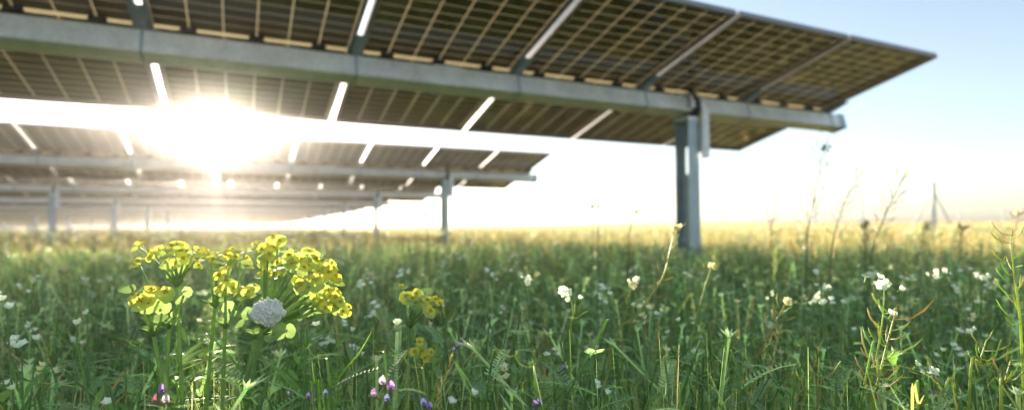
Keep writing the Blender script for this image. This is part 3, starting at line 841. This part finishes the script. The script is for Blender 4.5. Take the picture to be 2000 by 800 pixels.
def blossom_mesh(size=.006, col=(.85, .84, .82), cup=.35, seed=0):
    b = MB(); rd = random.Random(seed)
    for j in range(4):
        a = j * PI / 2 + .3
        b.leaf((0, 0, 0), (math.cos(a), math.sin(a), cup), (0, 0, 1), size, size * .8, col, curl=.2, seg=4, shape='round', fold=.1)
    b.ball((0, 0, size * .15), size * .14, (.5, .5, .1), 5, 3)
    b.tube([(0, 0, -size * .9), (0, 0, 0)], [size * .09, size * .14], 5, STEM)
    return b.mesh('blossom', M['petal'])
BLO = [blossom_mesh(.0062, (.88, .88, .87), .5, 1), blossom_mesh(.0056, (.88, .87, .85), .9, 2), blossom_mesh(.0050, (.84, .86, .83), 1.7, 3)]
BLOC = [blossom_mesh(.0055, (.80, .70, .50), .6, 4), blossom_mesh(.0045, (.75, .66, .45), 1.4, 5)]
def stalk(name, label, cat, group, pts, r0, col, podcol, npod, podlen, nblo, blo=BLO, seed=1, bsize=1.0, spread=.008, leaves=0, pod0=.3, branch=0):
    """tall stalk through the given places (x, y, d), top first; foot continued to the ground"""
    rd = random.Random(seed)
    wp = [at(*p) for p in pts]
    d = wp[-1] - wp[-2]
    foot = wp[-1] + d * (.4 * wp[-1].z / max(.05, -d.z) if d.z < 0 else .2); foot.z = 0
    foot = Vector((wp[-1].x + (foot.x - wp[-1].x) * .7, wp[-1].y + (foot.y - wp[-1].y) * .5, -.01))
    wp.append(foot); o = Vector((foot.x, foot.y, 0))
    t = empty(name, o); tag(t, label, cat, group)
    # smooth path
    pp = []
    for i in range(len(wp) - 1):
        a, b_, c, e = wp[max(0, i - 1)], wp[i], wp[i + 1], wp[min(len(wp) - 1, i + 2)]
        for u in np.linspace(0, 1, 7)[:-1]:
            pp.append(.5 * ((2 * b_) + (c - a) * u + (2 * a - 5 * b_ + 4 * c - e) * u * u + (3 * b_ - a - 3 * c + e) * u ** 3))
    pp.append(wp[-1]); n_ = len(pp)
    b = MB(); b.tube([p - o for p in pp], [r0 * (.4 + .7 * min(1, i / n_ * 1.6)) for i in range(n_)], 6, col)
    b.build('stem', M['plant'], t, True)
    axis_ = (pp[0] - pp[2]).normalized()
    if npod:
        b = MB()
        for i in range(npod):
            f = pod0 * .12 + .62 * i / npod; fi = f * (n_ - 1); k = int(fi); p = pp[k].lerp(pp[min(n_ - 1, k + 1)], fi - k)
            a = i * 2.4 + seed; ax = (pp[max(0, k - 1)] - pp[min(n_ - 1, k + 1)]).normalized()
            s1 = ax.orthogonal().normalized(); s1.rotate(Matrix.Rotation(a, 3, ax))
            l = podlen * rd.uniform(.65, 1.2)
            q = p + s1 * l * .35 + ax * l * .12; e = q + s1 * l * .35 + ax * l * rd.uniform(.3, .75)
            if rd.random() < .12: continue
            b.tube([p - o, q - o, (q + e) / 2 - o + s1 * l * .05, e - o], [r0 * .32, r0 * .42, r0 * .62, r0 * .2], 5, tuple(v * rd.uniform(.8, 1.2) for v in podcol))
        b.build('seed_pods', M['plant'], t, True)
    if leaves:
        for i in range(leaves):
            fi = (.35 + .5 * i / leaves) * (n_ - 1); p = pp[int(fi)]; a = i * 2.4 + seed; b = MB()
            b.leaf((0, 0, 0), (math.cos(a), math.sin(a), rd.uniform(0, .8)), (0, 0, 1), rd.uniform(.02, .04), rd.uniform(.004, .008), (.14, .21, .08), curl=.4, seg=5)
            b.build('leaf', M['plant'], t, True, p - o)
    for i in range(nblo):
        v = Vector((rd.gauss(0, 1), rd.gauss(0, 1), rd.gauss(0, .5)))
        p = pp[0] + v * spread * .6
        m_ = link('blossom', rd.choice(blo), t, p - o, (rd.uniform(.1, 1.3), rd.uniform(-.8, .8), rd.uniform(-.5, .5)))
        m_.scale = (bsize,) * 3
    return t
G1 = 'white flowered mustard stalks'
GREEN_S, PALE_S, TAN_S, DARK_S = (.15, .23, .09), (.22, .28, .11), (.27, .25, .12), (.10, .12, .06)
stalk('wild_mustard', 'white flowered stalk with curling pods in the middle of the meadow', 'wildflower', G1, [(1112, 574, .66), (1120, 620, .66), (1112, 700, .67)], .0016, PALE_S, PALE_S, 9, .022, 7, seed=2, spread=.011, leaves=5, pod0=2)
stalk('wild_mustard', 'thin white flowered stalk left of the curling pod stalk', 'wildflower', G1, [(1026, 548, .85), (1032, 620, .85), (1040, 720, .85)], .0013, PALE_S, PALE_S, 12, .02, 5, seed=3, leaves=6)
stalk('wild_mustard', 'cream flowered short stalk below the bend of the long leaning stem', 'wildflower', G1, [(1236, 552, .82), (1222, 610, .82), (1215, 690, .82)], .0013, (.26, .27, .10), (.26, .27, .10), 8, .02, 6, BLOC + BLO[1:2], seed=4)
stalk('wild_mustard', 'long leaning stem with pale buds crossing in front of the steel post', 'wildflower', G1, [(1320, 442, .80), (1308, 490, .80), (1292, 545, .79), (1240, 620, .77), (1195, 690, .76)], .0014, (.28, .27, .11), TAN_S, 22, .018, 8, BLOC, seed=5, spread=.006, leaves=3)
stalk('wild_mustard', 'cream tipped stalk leaning right, just right of the steel post', 'wildflower', G1, [(1390, 518, .82), (1366, 600, .80), (1345, 720, .78)], .0014, (.26, .3, .12), PALE_S, 12, .02, 6, BLOC, seed=6, leaves=5)
stalk('wild_mustard', 'straw coloured stalk leaning left over brown dead growth', 'wildflower', G1, [(1535, 590, .72), (1515, 630, .72), (1478, 700, .72), (1455, 770, .72)], .0017, TAN_S, TAN_S, 24, .024, 5, BLOC, seed=7, spread=.005)
stalk('wild_mustard', 'upright lime stalk topped by a bright white flower cluster at right', 'wildflower', G1, [(1727, 556, .58), (1724, 620, .58), (1712, 700, .58), (1700, 790, .58)], .0011, (.24, .28, .08), (.28, .28, .10), 14, .02, 9, seed=8, spread=.011, pod0=1.5)
stalk('wild_mustard', 'blurred white flower cluster beyond the bright topped stalk', 'wildflower', G1, [(1592, 532, 1.2), (1600, 600, 1.2), (1604, 650, 1.2)], .0013, GREEN_S, GREEN_S, 6, .02, 7, seed=9, spread=.011)
stalk('wild_mustard', 'bushy white flowered stalk right of the bright topped one', 'wildflower', G1, [(1841, 535, 1.05), (1830, 600, 1.05), (1812, 700, 1.05)], .0015, GREEN_S, GREEN_S, 14, .02, 9, seed=10, spread=.014, leaves=4)
stalk('wild_mustard', 'white flower cluster near the right edge beside the lime pod stalk', 'wildflower', G1, [(1920, 540, 1.05), (1915, 600, 1.05), (1905, 680, 1.05)], .0013, GREEN_S, GREEN_S, 8, .02, 8, seed=12, spread=.012)
stalk('wild_mustard', 'small white flower on a stalk inside the dark shade at right', 'wildflower', G1, [(1884, 645, .8), (1880, 700, .8), (1876, 760, .8)], .0012, GREEN_S, GREEN_S, 6, .018, 5, seed=13, spread=.009)
G2 = 'bare stalks carrying seed pods'
stalk('pod_stalk', 'tall lime coloured pod stalk at the right edge of the view', 'seed stalk', G2, [(1974, 458, .50), (1980, 530, .50), (1992, 620, .50), (1998, 740, .50)], .0010, (.25, .29, .08), (.24, .28, .08), 26, .026, 0, seed=14, pod0=.1)
stalk('pod_stalk', 'olive pod stalk with spreading pods below the white topped stalk', 'seed stalk', G2, [(1748, 612, .50), (1728, 690, .50), (1712, 760, .50), (1705, 830, .50)], .0013, (.24, .27, .09), (.25, .25, .12), 26, .030, 1, seed=15, pod0=.2)
stalk('pod_stalk', 'short lime pod stalk between the olive one and the right edge', 'seed stalk', G2, [(1927, 662, .52), (1912, 710, .52), (1893, 770, .52)], .0010, (.22, .26, .08), (.20, .23, .08), 12, .022, 0, seed=16, pod0=.2)
stalk('pod_stalk', 'forking olive pod stalk cut by the bottom right corner', 'seed stalk', G2, [(1975, 700, .46), (1962, 750, .46), (1955, 810, .46)], .0010, (.18, .21, .07), (.19, .20, .07), 12, .022, 0, seed=17, pod0=.2)
stalk('pod_stalk', 'thin arching pod stalk running out of the bottom edge at right', 'seed stalk', G2, [(1805, 722, .48), (1840, 760, .48), (1872, 810, .48)], .0010, (.26, .3, .1), (.25, .25, .12), 6, .018, 3, seed=18, pod0=.2)
G3 = 'tall blurred stalks rising above the horizon'
stalk('tall_weed', 'tallest weed against the sky, dark tip just right of the panel end', 'weed', G3, [(1611, 288, 1.75), (1598, 345, 1.75), (1585, 410, 1.75), (1575, 500, 1.75)], .0021, (.13, .15, .09), (.13, .15, .09), 30, .05, 6, [blossom_mesh(.01, (.10, .13, .12), .6, 6)], seed=20, spread=.014)
stalk('tall_weed', 'feathery weed leaning right, left of the pale fence post', 'weed', G3, [(1681, 340, 1.6), (1655, 385, 1.6), (1638, 430, 1.6), (1622, 520, 1.6)], .0017, (.17, .18, .11), (.17, .18, .11), 28, .04, 4, BLOC, seed=21, spread=.01)
stalk('tall_weed', 'feathery weed leaning right towards the braced fence post', 'weed', G3, [(1768, 338, 1.5), (1748, 380, 1.5), (1725, 430, 1.5), (1700, 520, 1.5)], .0017, (.17, .18, .10), (.17, .18, .10), 30, .04, 5, BLOC, seed=22, spread=.01)
stalk('tall_weed', 'short weed poking above the horizon between post and tallest weed', 'weed', G3, [(1520, 385, 1.9), (1512, 420, 1.9), (1505, 480, 1.9)], .0018, (.17, .18, .11), (.17, .18, .11), 12, .03, 4, BLOC, seed=23)
stalk('tall_weed', 'brown tipped weed at the right edge just above the horizon', 'weed', G3, [(1990, 415, 1.3), (1985, 440, 1.3), (1975, 520, 1.3)], .0018, (.24, .2, .1), (.3, .22, .1), 14, .025, 6, BLOC, seed=24)
stalk('tall_weed', 'small dark seed head left of the steel post above the horizon', 'weed', G3, [(1243, 412, 1.9), (1236, 430, 1.9), (1228, 480, 1.9)], .0015, DARK_S, DARK_S, 8, .02, 6, [blossom_mesh(.006, (.16, .13, .06), .6, 7)], seed=25)
stalk('tall_weed', 'leftmost of three tiny dark seed heads in the bright gap', 'weed', G3, [(829, 418, 2.0), (830, 440, 2.0), (832, 480, 2.0)], .001, DARK_S, DARK_S, 0, .02, 4, [blossom_mesh(.006, (.14, .12, .06), .6, 8)], seed=26, spread=.006)
stalk('tall_weed', 'largest dark seed head in the bright gap beside the second row post', 'weed', G3, [(831, 419, 1.5), (833, 440, 1.5), (838, 500, 1.5)], .001, DARK_S, DARK_S, 0, .02, 6, [blossom_mesh(.006, (.14, .12, .06), .6, 8)], seed=27, spread=.008)
for x, y, d, sd, lb in ((1168, 402, 1.8, 28, 'dark seed head furthest left of the three above the horizon'), (1182, 409, 1.8, 29, 'dark seed head in the middle of the three above the horizon'), (1157, 404, 1.8, 30, 'pale seed head beside the middle three on the horizon')):
    stalk('tall_weed', lb, 'weed', G3, [(x, y, d), (x + 2, y + 25, d), (x, y + 80, d)], .001, DARK_S, DARK_S, 0, .02, 3, [blossom_mesh(.0065, (.16, .14, .07), .6, 8)], seed=sd, spread=.005)
stalk('tall_weed', 'dark bushy weed clump below the pale fence post', 'weed', G3, [(1690, 440, 2.6), (1692, 450, 2.6), (1690, 520, 2.6)], .003, DARK_S, DARK_S, 60, .038, 0, seed=31)
stalk('tall_weed', 'dark bushy weed clump below the braced fence post', 'weed', G3, [(1812, 442, 2.8), (1806, 455, 2.8), (1800, 520, 2.8)], .003, DARK_S, DARK_S, 60, .038, 0, seed=32)
stalk('tall_weed', 'dark bushy weed right of the braced fence post', 'weed', G3, [(1880, 444, 2.8), (1878, 455, 2.8), (1875, 520, 2.8)], .003, DARK_S, DARK_S, 50, .038, 0, seed=33)

# woolly plant with one white head
def woolly():
    rd = random.Random(2); top = at(776, 640, .60); base = Vector((top.x - .01, top.y + .02, 0))
    t = empty('woolly_daisy', base); tag(t, 'pale woolly stem with one white flower beside the small yellow spurge', 'wildflower')
    pts = bez(base, Vector((base.x, base.y, .2)), top, 14); b = MB()
    b.tube([p - base for p in pts], [.002] * 14, 7, (.42, .46, .32)); b.build('stem', M['plant'], t, True)
    b = MB()
    for i in range(46):
        p = pts[4 + int(i / 46 * 9)]; a = i * 2.4
        b.leaf(p - base, (math.cos(a), math.sin(a), 1.2), (0, 0, 1), .012, .0026, (.34, .40, .28), curl=.05, seg=3)
    b.build('leaf', M['plant'], t, True)
    b = MB(); q = top - base
    b.ball(q, .0042, (.40, .44, .28), 10, 6, (1, 1, .9))
    for k in range(22):
        a = k * 2.4; b.leaf(q + Vector((0, 0, .002)), (math.cos(a), math.sin(a), .9 + .5 * (k % 3)), (0, 0, 1), .0085, .003, (.86, .86, .82), curl=-.1, seg=3, shape='round')
    b.build('flower_head', M['petal'], t, True)
woolly()

# vetches
def vetch(label, x, y, d, petals, seed, hgt=.03, leafn=6):
    rd = random.Random(seed); top = at(x, y, d); base = Vector((top.x + .01, top.y + .03, 0))
    t = empty('vetch', base); tag(t, label, 'wildflower', 'purple vetches near the bottom of the view')
    pts = bez(base, Vector((base.x, base.y, .22)), top + Vector((0, 0, hgt)), 14); b = MB()
    b.tube([p - base for p in pts], [.0011] * 14, 6, (.16, .22, .09)); b.build('stem', M['plant'], t, True)
    b = MB()
    for i in range(leafn):
        p = pts[7 + i % 6]; a = i * 2.4 + seed
        pinnate(b, p - base, (math.cos(a), math.sin(a), .7), (0, 0, 1), rd.uniform(.035, .055), 11, .009, (.13, .19, .12))
    # tendril
    q = pts[-1] - base; tp = [q + Vector((-.02 * u + .004 * math.sin(u * 9), 0, .012 * u + .004 * math.cos(u * 9))) for u in np.linspace(0, 1.2, 16)]
    b.tube(tp, .0003, 4, (.25, .28, .12)); b.build('leaf', M['plant'], t)
    for (px, py, col, s) in petals:
        s *= .78
        p = at(px, py, d) - base; a = rd.uniform(-.6, .6); b = MB()
        f = Vector((rd.uniform(-.6, .9), -.8, .5)).normalized(); up = Vector((0, 0, 1))
        c2 = tuple(min(1, v * 1.5 + .1) for v in col)
        b.leaf((0, 0, 0), f * .8 + up * 1.0, -f, s * .85, s * .7, c2, curl=-.35, seg=5, shape='round', fold=-.5)      # standard
        for k in (-1, 1): b.leaf((0, 0, 0), f + Vector((.25 * k, 0, .15)), up, s * .8, s * .36, col, curl=.2, seg=5, shape='round', fold=.4)   # wings
        b.leaf((0, 0, 0), f * 1 - up * .1, up, s * .7, s * .35, c2, curl=-.3, seg=5, shape='round', fold=.6)   # keel
        b.tube([-f * s * .7 - up * s * .2, (0, 0, 0)], [s * .06, s * .17], 6, (.28, .22, .2))
        b.build('blossom', M['petal'], t, True, p)
PUR, MAG, LIL, BLU = (.22, .10, .36), (.36, .04, .18), (.36, .26, .48), (.16, .15, .40)
vetch('vetch with magenta and violet blossoms below the left yellow spurge', 315, 772, .44, [(316, 765, PUR, .010), (309, 785, MAG, .011), (327, 785, (.42, .32, .46), .011)], 1)
vetch('vetch with pale lilac blossoms below the woolly white flower', 750, 762, .44, [(749, 750, LIL, .011), (763, 760, (.40, .16, .52), .011), (733, 773, (.48, .26, .56), .010), (757, 782, BLU, .009)], 2)
vetch('dark violet vetch blossom low under the mustard with curling pods', 1100, 722, .60, [(1098, 722, PUR, .010), (1050, 738, (.3, .26, .42), .008)], 3)
vetch('violet vetch at the bottom edge, left of centre right', 1045, 792, .44, [(1042, 793, PUR, .009), (1055, 788, BLU, .008)], 4)
vetch('blue violet vetch blossoms at the bottom edge below the tiny spurge', 826, 790, .46, [(828, 790, BLU, .010), (838, 797, PUR, .009)], 5)
vetch('pale vetch blossom under the small yellow spurge', 893, 676, .62, [(893, 677, (.34, .22, .5), .009), (885, 684, LIL, .007)], 6)
vetch('small blue vetch low between the large spurge and the tall blade', 638, 772, .46, [(636, 770, BLU, .007), (603, 776, PUR, .007), (566, 771, BLU, .006)], 7)

# feature blades
def tall_blade(label, pts, w, col):
    wp = [at(*p) for p in pts]; base = Vector((wp[-1].x, wp[-1].y, 0))
    b = MB(); path = [base] + list(reversed(wp)); q = []
    for i in range(len(path) - 1):
        a, b_, c, e = path[max(0, i - 1)], path[i], path[i + 1], path[min(len(path) - 1, i + 2)]
        for u in np.linspace(0, 1, 6)[:-1]:
            q.append(.5 * ((2 * b_) + (c - a) * u + (2 * a - 5 * b_ + 4 * c - e) * u * u + (3 * b_ - a - 3 * c + e) * u ** 3))
    q.append(path[-1]); vs = []; n_ = len(q)
    for i, p in enumerate(q):
        f = i / (n_ - 1); ww = w / 2 * max(.03, (1 - f ** 3)); s = Vector((.95, .2, 0))
        vs += [p - base - s * ww, p - base + Vector((0, ww * .5, -ww * .2)), p - base + s * ww]
    fs = []
    for i in range(n_ - 1): a = i * 3; fs += [(a, a + 1, a + 4, a + 3), (a + 1, a + 2, a + 5, a + 4)]
    b.add(vs, fs, col)
    tag(b.build('grass_blade', M['plant'], None, True, base), label, 'grass blade', 'single tall grass blades')
tall_blade('long green grass blade arching right between large and small spurge', [(727, 645, .53), (700, 690, .53), (660, 740, .53), (643, 800, .53)], .0035, (.13, .24, .04))
tall_blade('upright green grass blade below the large spurge', [(609, 700, .50), (614, 750, .50), (624, 810, .50)], .0028, (.14, .26, .04))
tall_blade('pair of bright upright grass blades under the tiny spurge, left one', [(844, 700, .60), (845, 760, .60), (846, 820, .60)], .003, (.15, .27, .05))
tall_blade('fine grass blade standing in the dim grass at far left', [(113, 610, .62), (98, 690, .62), (84, 760, .62)], .004, (.13, .22, .05))
tall_blade('broad yellowish blade tip at the bottom right', [(1805, 770, .44), (1795, 790, .44), (1782, 820, .44)], .003, (.30, .30, .10))
tall_blade('leaning green blade behind the olive pod stalk', [(1700, 700, .60), (1660, 745, .60), (1628, 800, .60)], .0035, (.20, .32, .06))

# scattered small white wildflowers, each one a thing
def wf_source(seed, k, blo):
    rd = random.Random(seed); t = empty('white_wildflower', (0, 0, -50))
    b = MB(); H = .3; a = rd.uniform(0, 6)
    b.tube([(0, 0, 0), (.012 * math.cos(a), .012 * math.sin(a), .15), (0, 0, H)], [.0013, .0011, .0007], 5, GREEN_S)
    for i in range(5): b.leaf((0, 0, .08 + .03 * i), (math.cos(i * 2.4), math.sin(i * 2.4), .7), (0, 0, 1), .025, .005, (.09, .15, .05), seg=3)
    b.build('stem', M['plant'], t, True)
    fb = MB()
    for i in range(k):
        v = Vector((rd.gauss(0, .006), rd.gauss(0, .006), H + rd.uniform(-.004, .008))) if k > 1 else Vector((0, 0, H))
        a0 = rd.uniform(0, 6); tx, ty = rd.uniform(-.5, .5), rd.uniform(-.7, .3)
        for j in range(4):
            a2 = a0 + j * PI / 2
            fb.leaf(v, (math.cos(a2), math.sin(a2) * .45 - .25, .15 + .8 * (math.sin(a2) > 0) + tx * .5 + .45), (0, -.5, 1), .0060, .0052, blo, curl=.15, seg=3, shape='round')
        fb.ball(v, .001, (.5, .5, .1), 5, 3)
    fb.build('blossom', M['petal'], t, True)
    return t
SRC = [wf_source(1, 1, (.86, .86, .84)), wf_source(2, 3, (.86, .86, .84)), wf_source(3, 5, (.84, .85, .84)), wf_source(4, 4, (.80, .74, .58)), wf_source(5, 2, (.84, .84, .82))]
spots = [(155, 630, .62), (27, 596, .62), (39, 668, .66), (76, 735, .6), (582, 648, .62), (612, 668, .63), (767, 632 + 200, .7), (788, 538, .95), (852, 645, .85), (657, 520, 1.6), (960, 652, .8),
         (700, 640, .8), (725, 618, .95), (540, 700, .8), (895, 505, 1.5), (1005, 530, 1.1), (965, 545, 1.2), (1270, 600, .85), (1265, 630, .8), (1340, 545, 1.2), (1450, 560, 1.1), (1600, 590, .85), (1612, 590, .85),
         (1560, 590, .95), (1645, 600, .95), (1660, 645, .9), (1500, 580, 1.2), (1780, 545, 1.2), (1765, 565, 1.1), (1740, 590, 1.2), (1895, 605, 1.0), (1872, 690, .8), (1700, 540, 1.4), (1952, 560, 1.1), (1822, 700, .7),
         (1158, 575, 1.0), (1185, 590, .95), (1010, 500, 1.6), (1150, 500, 1.7), (1345, 480 + 160, .8), (1350, 690, .75), (1190, 760, .6), (1075, 690, .7), (980, 735, .6), (905, 790, .5), (228, 785, .5), (70, 640, .9), (15, 760, .55)]
rs = random.Random(21); allsp = [at(x, y, d) for x, y, d in spots]
while len(allsp) < 290:
    r = .85 + rs.random() ** .9 * 3.6; a = rs.uniform(-R(46), R(46)); X, Y = r * math.sin(a), r * math.cos(a)
    allsp.append(Vector((X, Y, min(.5 - .10 * min(r, 1.2), rs.uniform(.29, .415)))))
for i, p in enumerate(allsp):
    k = i % 5 if i < 60 else rs.choice((0, 0, 1, 1, 2, 3, 4))
    s_ = SRC[k]
    c = s_ if not s_.get('used') else copy_tree(s_)
    s_['used'] = 1
    sc = max(.12, p.z / .3)
    c.location = (p.x, p.y, 0); c.rotation_euler = (rs.uniform(-.03, .03), rs.uniform(-.03, .03), rs.uniform(0, 6))
    c.scale = (1.1, 1.1, sc) if i < 60 else (1.35, 1.35, sc)
    tag(c, 'small white wildflower on a thin green stem among the grass', 'wildflower', 'small white wildflowers scattered through the grass')
for o in list(C.objects):
    if 'used' in o: del o['used']

# ------------------------------------------------------------------ air
def glare_haze():  # air volume added to scatter a glow round the sun, standing in for lens glare
    m, nt, out = mat('sun_glare_air')
    v = N(nt, 'ShaderNodeVolumePrincipled')
    v.inputs['Color'].default_value = (1, .95, .91, 1)
    v.inputs['Density'].default_value = HAZE_D
    v.inputs['Anisotropy'].default_value = HAZE_G
    nt.links.new(v.outputs[0], out.inputs['Volume'])
    b = MB(); b.box(-1990, 1990, -1990, 1990, -3, 7.6)
    o = b.build('glare_haze', m); tag(o, kind='stuff')
HAZE_D, HAZE_G = .0024, .94
glare_haze()

# ------------------------------------------------------------------ light
SUN_V = (at(420, 232, 1.0) - Vector((0, 0, CAM_H))).normalized()      # where the sun stands: in the gap under the nearest row
SUN_EL, SUN_AZ = math.asin(SUN_V.z), math.atan2(SUN_V.x, SUN_V.y)
w = bpy.data.worlds.new('World'); scene.world = w; w.use_nodes = True
nt = w.node_tree; nt.nodes.clear()
sky = nt.nodes.new('ShaderNodeTexSky'); sky.sky_type = 'NISHITA'; sky.sun_disc = False
sky.sun_elevation = SUN_EL; sky.sun_rotation = SUN_AZ
sky.altitude = 200; sky.air_density = 1.0; sky.dust_density = .5; sky.ozone_density = 1.6
bg = nt.nodes.new('ShaderNodeBackground'); bg.inputs[1].default_value = .067
wo = nt.nodes.new('ShaderNodeOutputWorld')
hs = nt.nodes.new('ShaderNodeHueSaturation'); hs.inputs['Saturation'].default_value = .68
tn = nt.nodes.new('ShaderNodeMix'); tn.data_type = 'RGBA'; tn.blend_type = 'MULTIPLY'; tn.inputs[0].default_value = 1
tn.inputs[7].default_value = (.98, 1.0, 1.04, 1)
nt.links.new(sky.outputs[0], hs.inputs['Color']); nt.links.new(hs.outputs[0], tn.inputs[6])
nt.links.new(tn.outputs[2], bg.inputs[0]); nt.links.new(bg.outputs[0], wo.inputs[0])
sl = bpy.data.lights.new('sun', 'SUN'); sl.energy = 4.7; sl.angle = R(.5); sl.color = (1, .88, .72)
so = bpy.data.objects.new('sun', sl); C.objects.link(so)
sd = Vector((math.sin(SUN_AZ) * math.cos(SUN_EL), math.cos(SUN_AZ) * math.cos(SUN_EL), math.sin(SUN_EL)))
so.rotation_euler = sd.to_track_quat('Z', 'Y').to_euler(); so.location = (0, 0, 12)

vs_ = scene.view_settings
vs_.view_transform = 'Standard'; vs_.look = 'None'; vs_.gamma = 1; vs_.use_curve_mapping = False
vs_.exposure = 2.2
cy = scene.cycles
cy.max_bounces = 12; cy.diffuse_bounces = 7; cy.glossy_bounces = 3; cy.transmission_bounces = 8; cy.transparent_max_bounces = 10; cy.volume_bounces = 1
cy.caustics_reflective = False; cy.caustics_refractive = False
cy.use_denoising = True
try: cy.denoiser = 'OPENIMAGEDENOISE'
except Exception: pass
cy.sample_clamp_indirect = 8
